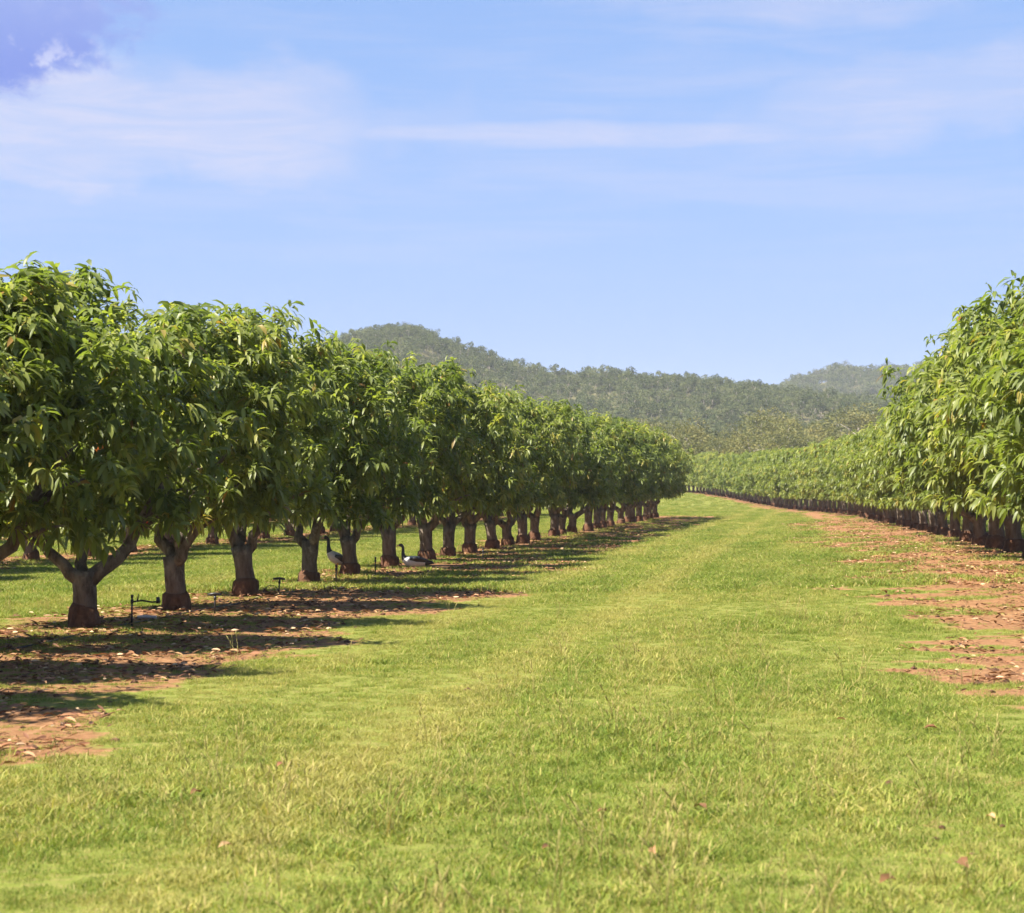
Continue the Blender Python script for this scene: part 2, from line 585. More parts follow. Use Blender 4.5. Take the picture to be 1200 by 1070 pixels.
def hill2_z(x, y):
    f = np.where(y < HILL2_Y, smooth(y, 900, HILL2_Y), 1 - smooth(y, HILL2_Y, 1560))
    gul = (vnoise(x, y, 90, 61, 3) - 0.5) * 14 * f
    return smooth_interp(x, H2X, H2Z, 14) * f + gul - 4 * (1 - smooth(y, 880, 930)) - 4 * smooth(y, 1540, 1590)


hm, _, _ = grid_mesh('hill', np.arange(-700, 701, 10.0), np.arange(400, 1181, 10.0), hill_z)
tag(new_obj('hill', hm, M['hill']), kind='structure')
hm2, _, _ = grid_mesh('hill', np.arange(-700, 901, 14.0), np.arange(880, 1591, 14.0), hill2_z)
tag(new_obj('hill', hm2, M['hill']), kind='structure')

# ------------------------------------------------------------------ leaves
LEAF_T = [(0, 2, 1), (0, 3, 2), (1, 2, 5, 4), (2, 3, 6, 5), (4, 5, 7), (5, 6, 7)]


def leaves(base, d0, length, width, droop, fold=0.25):
    """(n,8,3) drooping lance-shaped leaves with a folded midrib"""
    n = len(base)
    up = np.array([0, 0, 1.0])
    P = [base]
    dirs = []
    cur = base
    prev = 0
    for t in (0.0, 0.36, 0.70, 1.0):
        d = d0 - up * (droop * t)[:, None]
        d = d / np.linalg.norm(d, axis=1, keepdims=True)
        dirs.append(d)
        if t > 0:
            cur = cur + (d + dirs[-2]) * 0.5 * (length * (t - prev))[:, None]
            P.append(cur)
        prev = t
    side = np.cross(d0, up)
    rnd = rng.normal(0, 0.35, (n, 3))
    side = side + rnd
    V = np.zeros((n, 8, 3))
    V[:, 0] = P[0]
    for k, (i, w) in enumerate(((1, 1.0), (2, 0.78))):
        s = side - dirs[i] * np.sum(side * dirs[i], 1, keepdims=True)
        s = s / (np.linalg.norm(s, axis=1, keepdims=True) + 1e-6)
        nrm = np.cross(s, dirs[i])
        hw = (width * w * 0.5)[:, None]
        V[:, 1 + 3 * k] = P[i] - s * hw + nrm * hw * fold
        V[:, 2 + 3 * k] = P[i]
        V[:, 3 + 3 * k] = P[i] + s * hw + nrm * hw * fold
    V[:, 7] = P[3]
    return V


def rosettes(centres, axes, per=(9, 14), length=(0.18, 0.28), width=0.052, spread=(35, 105), droop=(0.9, 2.1)):
    counts = rng.integers(per[0], per[1] + 1, len(centres))
    idx = np.repeat(np.arange(len(centres)), counts)
    n = len(idx)
    ax = axes[idx]
    ref = np.where(np.abs(ax[:, 2:3]) < 0.9, np.array([[0, 0, 1.0]]), np.array([[1.0, 0, 0]]))
    a = np.cross(ax, ref)
    a /= np.linalg.norm(a, axis=1, keepdims=True)
    b = np.cross(ax, a)
    ph = rng.uniform(0, 2 * np.pi, n)
    th = np.radians(rng.uniform(spread[0], spread[1], n))
    d0 = ax * np.cos(th)[:, None] + (a * np.cos(ph)[:, None] + b * np.sin(ph)[:, None]) * np.sin(th)[:, None]
    base = centres[idx] + ax * rng.uniform(-0.07, 0.05, n)[:, None] + d0 * 0.01
    L = rng.uniform(length[0], length[1], n)
    V = leaves(base, d0, L, width * L / np.mean(length) * rng.uniform(0.85, 1.15, n), rng.uniform(droop[0], droop[1], n))
    # leaf age: one flush per rosette, plus a little per leaf
    flush = rng.beta(2.0, 2.2, len(centres)) * 0.72
    young = rng.random(len(centres)) < 0.11
    flush[young] = rng.uniform(0.74, 0.90, young.sum())
    v = np.clip(flush[idx] + rng.normal(0, 0.07, n), 0, 0.95)
    old = rng.random(n) < 0.012
    v[old] = rng.uniform(0.95, 1.0, old.sum())
    return V, np.repeat(v, 8)


def unit(v):
    return v / np.linalg.norm(v, axis=-1, keepdims=True)


CROWN = dict(a=0.90, b=1.60, zc=2.58, up=1.36, dn=1.45)      # across the row is local x (b), along the row local y (a)


def crown_point(dirs, bump):
    """envelope of a mango crown in direction dirs"""
    e = np.where(dirs[:, 2] > 0, CROWN['up'], CROWN['dn'])
    q = (np.abs(dirs[:, 0]) / CROWN['b']) ** 2.3 + (np.abs(dirs[:, 1]) / CROWN['a']) ** 2.3 + (np.abs(dirs[:, 2]) / e) ** 2.3
    r = q ** (-1 / 2.3)
    return r * bump


def make_crown_mesh(name, n_clump=104, per_clump=7, n_shell=120, n_in=12):
    d = unit(rng.normal(0, 1, (n_clump, 3)))
    d[:, 2] = np.where(d[:, 2] < -0.75, -d[:, 2], d[:, 2])
    bump = rng.uniform(0.80, 1.16, n_clump)
    cc = d * crown_point(d, bump)[:, None]
    idx = np.repeat(np.arange(n_clump), per_clump)
    off = rng.normal(0, 0.17, (len(idx), 3))
    c1 = cc[idx] + off
    a1 = unit(d[idx] * 0.75 + off * 2.0 + np.array([0, 0, 0.45]))
    d2 = unit(rng.normal(0, 1, (n_shell, 3)))
    keep = d2[:, 2] > -0.88
    d2 = d2[keep]
    c2 = d2 * crown_point(d2, rng.uniform(0.72, 0.97, len(d2)))[:, None]
    a2 = unit(d2 + np.array([0, 0, 0.5]) + rng.normal(0, 0.3, d2.shape))
    d3 = unit(rng.normal(0, 1, (n_in, 3)))
    c3 = d3 * crown_point(d3, rng.uniform(0.35, 0.75, n_in))[:, None]
    a3 = unit(d3 + np.array([0, 0, 0.4]))
    # a skirt of hanging foliage round the bottom edge
    k = 80
    t = rng.uniform(0, 2 * np.pi, k)
    sk = np.stack([np.cos(t) * CROWN['b'] * 0.80, np.sin(t) * CROWN['a'] * 0.80, np.full(k, -1.30)], -1) * rng.uniform(0.75, 1.08, (k, 1))
    ask = unit(np.stack([np.cos(t), np.sin(t), np.full(k, -0.1)], -1))
    # a few leggy shoots standing clear of the top
    k = 9
    d4 = unit(np.stack([rng.normal(0, 0.8, k), rng.normal(0, 0.6, k), np.full(k, 0.9)], -1))
    c4 = d4 * crown_point(d4, rng.uniform(1.06, 1.13, k))[:, None]
    a4 = unit(d4 + np.array([0, 0, 0.8]))
    c = np.concatenate([c1, c2, c3, sk, c4])
    a = np.concatenate([a1, a2, a3, ask, a4])
    c[:, 2] += CROWN['zc']
    c[:, 2] = np.maximum(c[:, 2], 1.00 + 0.22 * rng.random(len(c)))
    V, v = rosettes(c, a)
    me = template_mesh(name, V, LEAF_T)
    point_attr(me, 'var', v)
    me.materials.append(M['mango_leaf'])
    return me


def make_sprig_mesh(i):
    c = np.array([[0, 0, 0], [0.02, 0.01, -0.10], [-0.02, 0.03, -0.19]], float)
    a = unit(np.array([[0.1, 0, 1], [0.4, 0.2, 0.8], [-0.3, 0.4, 0.6]], float))
    V, v = rosettes(c, a, per=(9, 12), length=(0.17, 0.25), width=0.052, spread=(30, 100), droop=(0.6, 1.4))
    me = template_mesh('leaf_cluster', V, LEAF_T)
    v[:] = np.clip(v * 0.6 + rng.uniform(0.2, 0.45), 0, 0.93)
    point_attr(me, 'var', v)
    me.materials.append(M['mango_leaf'])
    return me


def bend(p0, p1, n, sag, seed):
    rr = random.Random(seed)
    p0, p1 = Vector(p0), Vector(p1)
    d = (p1 - p0).length
    o = [Vector((rr.uniform(-1, 1), rr.uniform(-1, 1), rr.uniform(-.5, .5))) * d * 0.05 for _ in range(n + 1)]
    pts = []
    for i in range(n + 1):
        t = i / n
        p = p0.lerp(p1, t) + Vector((0, 0, sag * d * math.sin(math.pi * t)))
        if 0 < i < n:
            p += o[i]
        pts.append(p)
    return pts


def make_mango(i, fork_z, limb_dirs, lean=(0, 0)):
    """one mango tree: root empty > trunk (> trunk_base), limbs, crown"""
    root = bpy.data.objects.new('mango_tree', None)
    C.objects.link(root)
    root.empty_display_size = 0.3
    rr = random.Random(100 + i)
    t = Tube()
    zs = [-0.05, 0.12, 0.26, 0.42, 0.58, fork_z]
    rad = [0.170, 0.158, 0.148, 0.140, 0.146, 0.165]
    pts = [(lean[0] * max(z / fork_z, 0) ** 1.5 + rr.uniform(-.012, .012), lean[1] * max(z / fork_z, 0) ** 1.5 + rr.uniform(-.012, .012), z) for z in zs]
    t.add(pts, rad, 14, 0.055)
    trunk = new_obj('trunk', t.mesh('trunk'), M['bark'], root)
    t = Tube()
    zz = [-0.06, 0.05, 0.15, 0.215, 0.255]
    t.add([(rr.uniform(-.01, .01), rr.uniform(-.01, .01), z) for z in zz], [0.215, 0.210, 0.198, 0.190, 0.150], 15, 0.06)
    new_obj('trunk_base', t.mesh('trunk_base'), M['collar'], trunk)
    for j, (dx, dy, dz, r0) in enumerate(limb_dirs):
        t = Tube()
        p0 = Vector((lean[0] + dx * 0.05, lean[1] + dy * 0.05, fork_z - 0.10))
        p1 = Vector((lean[0] + dx, lean[1] + dy, fork_z + dz))
        pts = bend(p0, p1, 6, -0.10, i * 31 + j)
        t.add(pts, [r0 * (1 - 0.62 * k / 6) for k in range(7)], 10, 0.05)
        for b in range(5):
            q0 = pts[3 + b % 4] if 3 + b % 4 < 7 else pts[6]
            an = math.atan2(dy, dx) + rr.uniform(-1.3, 1.3)
            ln = rr.uniform(0.6, 1.15)
            q1 = q0 + Vector((math.cos(an) * ln * 0.75, math.sin(an) * ln * 0.32, rr.uniform(0.15, 0.7)))
            q1.x = max(-1.15, min(1.15, q1.x))
            q1.y = max(-0.55, min(0.55, q1.y))
            q1.z = min(q1.z, 3.1)
            bp_ = bend(q0, q1, 4, 0.05, i * 57 + j * 7 + b)
            t.add(bp_, [r0 * 0.36 * (1 - 0.7 * k / 4) for k in range(5)], 7, 0.04)
        new_obj('limb', t.mesh('limb'), M['bark'], root)
    tag(new_obj('crown', make_crown_mesh('crown'), None, root), kind='stuff')
    return root


PROTO = [
    make_mango(0, 0.66, [(0.95, 0.35, 1.05, 0.105), (-0.70, -0.30, 0.90, 0.095), (-0.25, 0.55, 1.5, 0.085)], (0.02, 0.0)),
    make_mango(1, 0.74, [(0.60, -0.30, 1.1, 0.10), (-0.55, 0.25, 1.2, 0.105), (0.05, 0.50, 1.5, 0.09), (0.1, -0.4, 1.4, 0.07)], (-0.04, 0.0)),
    make_mango(2, 0.82, [(0.75, 0.2, 1.0, 0.10), (-0.60, -0.2, 1.2, 0.09), (0.0, 0.4, 1.5, 0.085)], (0.03, 0.02)),
    make_mango(3, 0.72, [(0.55, 0.3, 1.3, 0.10), (-0.65, 0.1, 1.0, 0.10), (0.15, -0.45, 1.35, 0.08)], (0.05, -0.02)),
    make_mango(4, 0.78, [(0.80, -0.15, 1.15, 0.105), (-0.45, 0.35, 1.4, 0.10), (-0.2, -0.4, 1.4, 0.07)], (-0.02, 0.03)),
]
used = [False] * len(PROTO)


def copy_tree(o, parent=None):
    c = o.copy()
    C.objects.link(c)
    if parent is not None:
        c.parent = parent
    for ch in list(o.children):
        if not ch.name.startswith('leaf_cluster'):      # each tree gets shoots of its own
            copy_tree(ch, c)
    return c


SPRIGS = [make_sprig_mesh(k) for k in range(5)]


def place_mango(v, x, y, scale, rz, label, group, sprigs=0, zs=1.0, drop=0.0, wide=1.0):
    if not used[v]:
        o = PROTO[v]
        used[v] = True
    else:
        o = copy_tree(SRC[v])
    z = float(ground_z(np.array([x]), np.array([y]))[0])
    o.location = (x, y, z)
    o.rotation_euler = (random.uniform(-.03, .03), random.uniform(-.03, .03), rz)
    o.scale = (scale, scale, scale * zs)
    for ch in o.children:
        if ch.name.startswith('crown'):
            ch.location.z = -drop
            ch.scale = (wide, wide, 1 + drop * 0.18)
    tag(o, label, 'tree', group)
    rr = random.Random(int(x * 100) + int(y * 7))
    for k in range(sprigs):
        d = np.array([[rr.gauss(0, 1), rr.gauss(0, 1), rr.uniform(-0.4, 1.3)]])
        d = unit(d)
        r = float(crown_point(d, np.array([rr.uniform(1.0, 1.10)]))[0])
        s = bpy.data.objects.new('leaf_cluster', SPRIGS[k % 5])
        C.objects.link(s)
        s.parent = o
        s.location = (d[0, 0] * r, d[0, 1] * r, d[0, 2] * r + CROWN['zc'] - drop)
        s.rotation_euler = (d[0, 1] * -0.5, d[0, 0] * 0.5, rr.uniform(0, 6.28))
    return o


# copies are taken from pristine sources kept aside: (the proto itself is used first)
SRC = PROTO
ROW_ANG = -math.atan(ROW_SLOPE)        # local y runs along the row

# ------------------------------------------------------------------ the row left of the alley
G_LEFT = 'mango trees of the row where the geese shelter'
SP = 3.40
D0 = 25.5
near_labels = {
    1: 'mango tree with low forked trunk and dark red base beside the side-arm irrigation riser',
    2: 'mango tree with a red ribbon hanging under its crown beside the trunk fork',
    3: 'mango tree with a straight upright trunk, third along from the low forked tree',
    4: 'mango tree just before the standing goose, with a bent wire hoop at its foot',
    5: 'mango tree whose trunk half hides the standing goose',
    6: 'mango tree standing just in front of the beak of the resting goose',
    7: 'mango tree right behind the tail of the resting goose',
    8: 'slim straight mango tree next after the resting goose in its row',
}
order = [4, 1, 2, 3, 4, 3, 2, 4, 2, 1, 3, 0, 2, 4, 1, 3, 0, 4, 2, 1, 3, 0, 4, 1, 2, 3, 0, 4, 1, 2, 3, 0]
left_trees = {}
TX = {1: 100, 2: 207, 3: 288, 4: 362, 5: 410, 6: 457, 7: 500, 8: 525, 9: 550, 10: 577, 11: 595, 12: 613}
for k in range(-4, 28):
    D = D0 + (k - 1) * SP
    if k in TX:
        D = 2400 * ROW_OFF / (960 - TX[k])
    x = ROW_SLOPE * D - ROW_OFF + (random.uniform(-0.12, 0.12) if k not in TX else 0)
    if k > 24:
        x += 0.0
    sc = random.uniform(0.96, 1.04) * (1.0 if k < 20 else 1.04)
    rz = ROW_ANG + random.uniform(-0.12, 0.12) + (math.pi if random.random() < 0.5 and k not in (1, 2) else 0)
    lab = near_labels.get(k)
    grp = G_LEFT
    if lab is None:
        if k < 1:
            lab = 'mango tree of the geese row that stands ahead of the low forked tree'
        elif k < 17:
            lab = '%s mango tree past the slim straight one after the resting goose' % ('first', 'second', 'third', 'fourth', 'fifth', 'sixth', 'seventh', 'eighth')[k - 9]
        elif k < 27:
            lab = 'mango tree toward the far end of the geese row, well past the geese'
        else:
            lab = 'last mango tree of the geese row, its crown hanging low over the grass corner'
    left_trees[k] = place_mango(order[k % len(order)] if k not in (1, 2) else (0 if k == 1 else 1), x, D, sc, rz, lab, grp, sprigs=46 if -1 <= k <= 8 else 0, zs=random.uniform(1.02, 1.07) if k > 0 else 0.96, wide=random.uniform(0.94, 1.07))

# ------------------------------------------------------------------ rows further left, seen under the crowns
for r, (off, ya, yb, nm) in enumerate(((9.2, 34, 128, 'mango tree of the first row behind the geese row, seen under the crowns'),
                                       (18.4, 62, 150, 'mango tree of the second row behind the geese row, seen between nearer trunks'))):
    D = ya
    while D < yb:
        x = ROW_SLOPE * D - ROW_OFF - off + random.uniform(-0.15, 0.15)
        place_mango(random.randrange(5), x, D, random.uniform(0.95, 1.05), ROW_ANG + random.choice((0, math.pi)) + random.uniform(-.15, .15), nm,
                    'mango trees of the first row behind the geese row' if r == 0 else 'mango trees of the second row behind the geese row')
        D += SP * random.uniform(0.95, 1.05)

# ------------------------------------------------------------------ the row right of the alley, curving away
yk = 29.0
i = 0
while yk < 300:
    x = float(right_x(yk))
    dx = float(right_x(yk + 1) - right_x(yk - 1)) / 2
    ang = -math.atan(dx)
    sc = float(np.interp(yk, [30, 51, 56, 75, 110, 160], [1.30, 1.28, 1.08, 0.98, 1.0, 1.06])) * random.uniform(0.96, 1.04)
    if yk < 54:
        lab = 'tall sunlit mango tree in the high part of the curving row by bare soil'
        sp = 60
    elif yk < 110:
        lab = 'mango tree in the middle of the curving row, opposite the geese row'
        sp = 0
    else:
        lab = 'distant mango tree where the curving row bends away before the gum belt'
        sp = 0
    place_mango(random.randrange(5), x, yk, sc, ang + random.choice((0, math.pi)) + random.uniform(-.15, .15), lab, 'mango trees of the curving row', sprigs=sp, drop=0.26, wide=1.0)
    yk += SP / math.sqrt(1 + dx * dx) * random.uniform(0.95, 1.05)


# ------------------------------------------------------------------ instancing on points for uncountable stuff
def scatter(name, P, scale, rz, variants, mats=None, tilt=None):
    coll = bpy.data.collections.new(name + '_shapes')
    for k, me in enumerate(variants):
        o = bpy.data.objects.new(name + '_shape', me)
        coll.objects.link(o)
    me = bpy.data.meshes.new(name)
    me.vertices.add(len(P))
    me.vertices.foreach_set('co', np.asarray(P, np.float32).ravel())
    point_attr(me, 'sc', scale)
    point_attr(me, 'rz', rz)
    a = me.attributes.new('vi', 'INT', 'POINT')
    a.data.foreach_set('value', rng.integers(0, len(variants), len(P)).astype(np.int32))
    for vm in variants:
        for mt in vm.materials:
            if mt.name not in [q.name for q in me.materials]:
                me.materials.append(mt)
    me.update()
    o = new_obj(name, me)
    ng = bpy.data.node_groups.new(name + '_scatter', 'GeometryNodeTree')
    ng.interface.new_socket('Geometry', in_out='INPUT', socket_type='NodeSocketGeometry')
    ng.interface.new_socket('Geometry', in_out='OUTPUT', socket_type='NodeSocketGeometry')
    N, L = ng.nodes, ng.links
    gi, go = N.new('NodeGroupInput'), N.new('NodeGroupOutput')
    ci = N.new('GeometryNodeCollectionInfo')
    ci.inputs['Collection'].default_value = coll
    ci.inputs['Separate Children'].default_value = True
    ci.inputs['Reset Children'].default_value = True
    ip = N.new('GeometryNodeInstanceOnPoints')
    L.new(gi.outputs[0], ip.inputs['Points'])
    L.new(ci.outputs[0], ip.inputs['Instance'])
    ip.inputs['Pick Instance'].default_value = True

    def named(nm, typ):
        q = N.new('GeometryNodeInputNamedAttribute')
        q.data_type = typ
        q.inputs['Name'].default_value = nm
        return q.outputs[0]
    L.new(named('vi', 'INT'), ip.inputs['Instance Index'])
    cx = N.new('ShaderNodeCombineXYZ')
    L.new(named('rz', 'FLOAT'), cx.inputs[2])
    er = N.new('FunctionNodeEulerToRotation')
    L.new(cx.outputs[0], er.inputs[0])
    L.new(er.outputs[0], ip.inputs['Rotation'])
    cs = N.new('ShaderNodeCombineXYZ')
    sc_ = named('sc', 'FLOAT')
    for q in range(3):
        L.new(sc_, cs.inputs[q])
    L.new(cs.outputs[0], ip.inputs['Scale'])
    L.new(ip.outputs[0], go.inputs[0])
    md = o.modifiers.new('scatter', 'NODES')
    md.node_group = ng
    return o


# ------------------------------------------------------------------ grass
def grass_patch(nb, rad, hmin, hmax, w, straw, lean=1.5):
    a = rng.uniform(0, 2 * np.pi, nb)
    r = rad * np.sqrt(rng.random(nb))
    base = np.stack([np.cos(a) * r, np.sin(a) * r, np.full(nb, -0.012)], -1)
    h = rng.uniform(hmin, hmax, nb) * (1 - 0.45 * (r / rad) ** 2)
    th = rng.uniform(0, 2 * np.pi, nb)
    ln = rng.uniform(0.1, lean, nb) ** 1.2 * h
    tip = base + np.stack([np.cos(th) * ln, np.sin(th) * ln, h], -1)
    mid = base * 0.5 + tip * 0.5 + np.stack([-np.cos(th) * ln * 0.22, -np.sin(th) * ln * 0.22, h * 0.12], -1)
    ph = rng.uniform(0, np.pi, nb)
    s = np.stack([np.cos(ph), np.sin(ph), np.zeros(nb)], -1) * (w * rng.uniform(0.7, 1.3, nb) / 2)[:, None]
    V = np.zeros((nb, 5, 3))
    V[:, 0], V[:, 1] = base - s, base + s
    V[:, 2], V[:, 3] = mid - s * 0.8, mid + s * 0.8
    V[:, 4] = tip
    me = template_mesh('grass_tuft', V, [(0, 1, 3, 2), (2, 3, 4)])
    v = np.clip(rng.normal(0.45, 0.20, nb), 0, 0.85)
    st = rng.random(nb) < straw
    v[st] = rng.uniform(0.85, 1.0, st.sum())
    point_attr(me, 'var', np.repeat(v, 5))
    me.materials.append(M['grass'])
    return me


FINE = [grass_patch(150, 0.16, 0.018, 0.052, 0.0045, 0.12) for _ in range(4)] + [grass_patch(110, 0.14, 0.03, 0.075, 0.0052, 0.06), grass_patch(100, 0.16, 0.016, 0.042, 0.005, 0.42), grass_patch(60, 0.13, 0.035, 0.085, 0.0072, 0.05, 1.8)]
COARSE = [grass_patch(120, 0.30, 0.05, 0.11, 0.012, 0.10) for _ in range(3)] + [grass_patch(90, 0.28, 0.04, 0.08, 0.012, 0.28)]


def field(ya, yb, dens, half, extra):
    """random points in the wedge the camera sees, plus a margin for a step aside"""
    n = int(dens * (yb - ya) * ((ya + yb) * half + 2 * extra))
    y = rng.uniform(ya, yb, int(n * 1.0))
    x = rng.uniform(-1, 1, len(y)) * (y * half + extra)
    return x, y


GX, GY = [], []
for ya, yb, dens in ((6.5, 14, 95), (14, 22, 95), (22, 34, 75)):
    x, y = field(ya, yb, dens, 0.265, 2.6)
    GX.append(x)
    GY.append(y)
GX, GY = np.concatenate(GX), np.concatenate(GY)


def grassy(x, y, sparse=0.36):
    s = soil_mask(x, y)
    keep = np.where(x - (ROW_SLOPE * y - ROW_OFF) < 6, sparse * (1 - 0.7 * smooth(y, 26, 45)), sparse * 0.14)      # the left strip is weedier
    return rng.random(len(x)) > np.minimum(smooth(s, 0.18, 0.7), 1 - keep)


def tall(x, y):
    return 0.50 + 0.95 * smooth(vnoise(x - ROW_SLOPE * y, y * 0.45, 1.3, 14, 3), 0.2, 0.8) + 0.30 * (vnoise(x, y, 0.4, 19, 2) - 0.5)


k = grassy(GX, GY)
GX, GY = GX[k], GY[k]
sc = tall(GX, GY) * rng.uniform(0.75, 1.2, len(GX)) * (1 - 0.35 * soil_mask(GX, GY))
tag(scatter('grass', np.stack([GX, GY, ground_z(GX, GY)], -1), sc, rng.uniform(0, 6.28, len(GX)), FINE), 'short mown green grass of the alley between the rows', 'grass', kind='stuff')
FX, FY = [], []
for ya, yb, dens in ((34, 55, 26), (55, 90, 13), (90, 150, 5), (150, 250, 1.5)):
    x, y = field(ya, yb, dens, 0.265, 2.6)
    FX.append(x)
    FY.append(y)
FX, FY = np.concatenate(FX), np.concatenate(FY)
k = grassy(FX, FY)
FX, FY = FX[k], FY[k]
sc = (0.7 + 0.7 * vnoise(FX, FY, 2.5, 14, 3)) * rng.uniform(0.8, 1.2, len(FX))
tag(scatter('grass', np.stack([FX, FY, ground_z(FX, FY)], -1), sc, rng.uniform(0, 6.28, len(FX)), COARSE), 'distant green grass running up to the far rows', 'grass', kind='stuff')


# seed stalks
def stalk_mesh():
    t = Tube()
    for _ in range(5):
        a = random.uniform(0, 6.28)
        h = random.uniform(0.16, 0.30)
        ln = random.uniform(0.1, 0.6) * h
        b = Vector((random.uniform(-.06, .06), random.uniform(-.06, .06), -0.01))
        p1 = b + Vector((math.cos(a) * ln * 0.35, math.sin(a) * ln * 0.35, h * 0.6))
        p2 = b + Vector((math.cos(a) * ln, math.sin(a) * ln, h))
        t.add([b, p1, p2], [0.0018, 0.0016, 0.0008], 4)
        t.add([p1.lerp(p2, 0.55), p2, p2 + (p2 - p1) * 0.12], [0.0018, 0.0042, 0.001], 4)
    me = t.mesh('seed_stalk')
    point_attr(me, 'var', np.full(len(me.vertices), 0.93))
    me.materials.append(M['grass'])
    return me


x, y = field(7, 30, 3.2, 0.262, 1.0)
k = (vnoise(x - ROW_SLOPE * y, y * 0.45, 1.3, 14, 3) > 0.5) & (soil_mask(x, y) < 0.4)
x, y = x[k], y[k]
tag(scatter('grass_seed_stalks', np.stack([x, y, ground_z(x, y)], -1), rng.uniform(0.5, 1.15, len(x)), rng.uniform(0, 6.28, len(x)), [stalk_mesh() for _ in range(5)]),
    'pale dry seed stalks standing above the green grass', 'grass', kind='stuff')


# leaf litter and clods on the soil strips
def litter_mesh(nl, rad, L=0.16):
    a = rng.uniform(0, 2 * np.pi, nl)
    r = rad * np.sqrt(rng.random(nl))
    base = np.stack([np.cos(a) * r, np.sin(a) * r, rng.uniform(0.008, 0.045, nl)], -1)
    th = rng.uniform(0, 2 * np.pi, nl)
    d0 = np.stack([np.cos(th), np.sin(th), rng.uniform(-0.05, 0.35, nl)], -1)
    ln = rng.uniform(0.6, 1.2, nl) * L
    V = leaves(base, unit(d0), ln, ln * 0.27, rng.uniform(-0.2, 0.5, nl), fold=0.5)
    V[..., 2] = np.maximum(V[..., 2], 0.004)
    me = template_mesh('fallen_leaves', V, LEAF_T)
    point_attr(me, 'var', np.repeat(rng.random(nl), 8))
    me.materials.append(M['dry_leaf'])
    return me


x, y = field(9, 95, 8.0, 0.262, 1.5)
s = soil_mask(x, y)
k = (rng.random(len(x)) < smooth(s, 0.35, 0.9) * (0.2 + 0.9 * vnoise(x, y, 1.1, 88, 2)))
x, y = x[k], y[k]
tag(scatter('leaf_litter', np.stack([x, y, ground_z(x, y)], -1), rng.uniform(0.6, 1.2, len(x)), rng.uniform(0, 6.28, len(x)), [litter_mesh(q, 0.26, 0.12) for q in (3, 5, 8, 2, 11)]),
    'dry brown leaf litter strewn over the bare red soil', 'leaf litter', kind='stuff')


def clod_mesh():
    bm = bmesh.new()
    bmesh.ops.create_icosphere(bm, subdivisions=1, radius=0.035)
    for v in bm.verts:
        v.co *= random.uniform(0.7, 1.25)
        v.co.z *= 0.6
    me = bpy.data.meshes.new('soil_clod')
    bm.to_mesh(me)
    bm.free()
    me.materials.append(M['collar'])
    return me


x, y = field(9, 70, 9, 0.262, 1.5)
s = soil_mask(x, y)
k = rng.random(len(x)) < s * 0.8 * vnoise(x, y, 0.8, 41, 2)
x, y = x[k], y[k]
tag(scatter('soil_clods', np.stack([x, y, ground_z(x, y) + 0.004], -1), rng.uniform(0.3, 1.3, len(x)) ** 1.5, rng.uniform(0, 6.28, len(x)), [clod_mesh() for _ in range(5)]),
    'small crumbly clods of red soil along the tree rows', 'soil', kind='stuff')

# single fallen leaves that stand out in the foreground grass
spots = [(820, 957), (765, 1006), (640, 1005), (1125, 1022), (1160, 970), (230, 938), (266, 1000), (705, 962), (985, 850), (330, 905), (1090, 860), (1040, 1040)]
for k, (px, py) in enumerate(spots):
    D = 2400 * CAM_H / (py - 570)
    X = (px - 600) / 2400 * D
    z = float(ground_z(np.array([X]), np.array([D]))[0])
    ln = np.array([random.uniform(0.07, 0.13)])
    th = random.uniform(0, 6.28)
    V = leaves(np.zeros((1, 3)), unit(np.array([[math.cos(th), math.sin(th), 0.55]])), ln, ln * 0.42, np.array([0.9]), fold=0.7)
    V = V - V.mean(axis=(0, 1))
    me = template_mesh('fallen_leaf', V, LEAF_T)
    point_attr(me, 'var', np.full(8, random.uniform(0.25, 0.9)))
    o = new_obj('fallen_leaf', me, M['dry_leaf'])
    o.location = (X, D, z + 0.055)
    tag(o, 'single curled brown leaf lying on the green alley grass', 'leaf', 'fallen leaves in the alley grass')


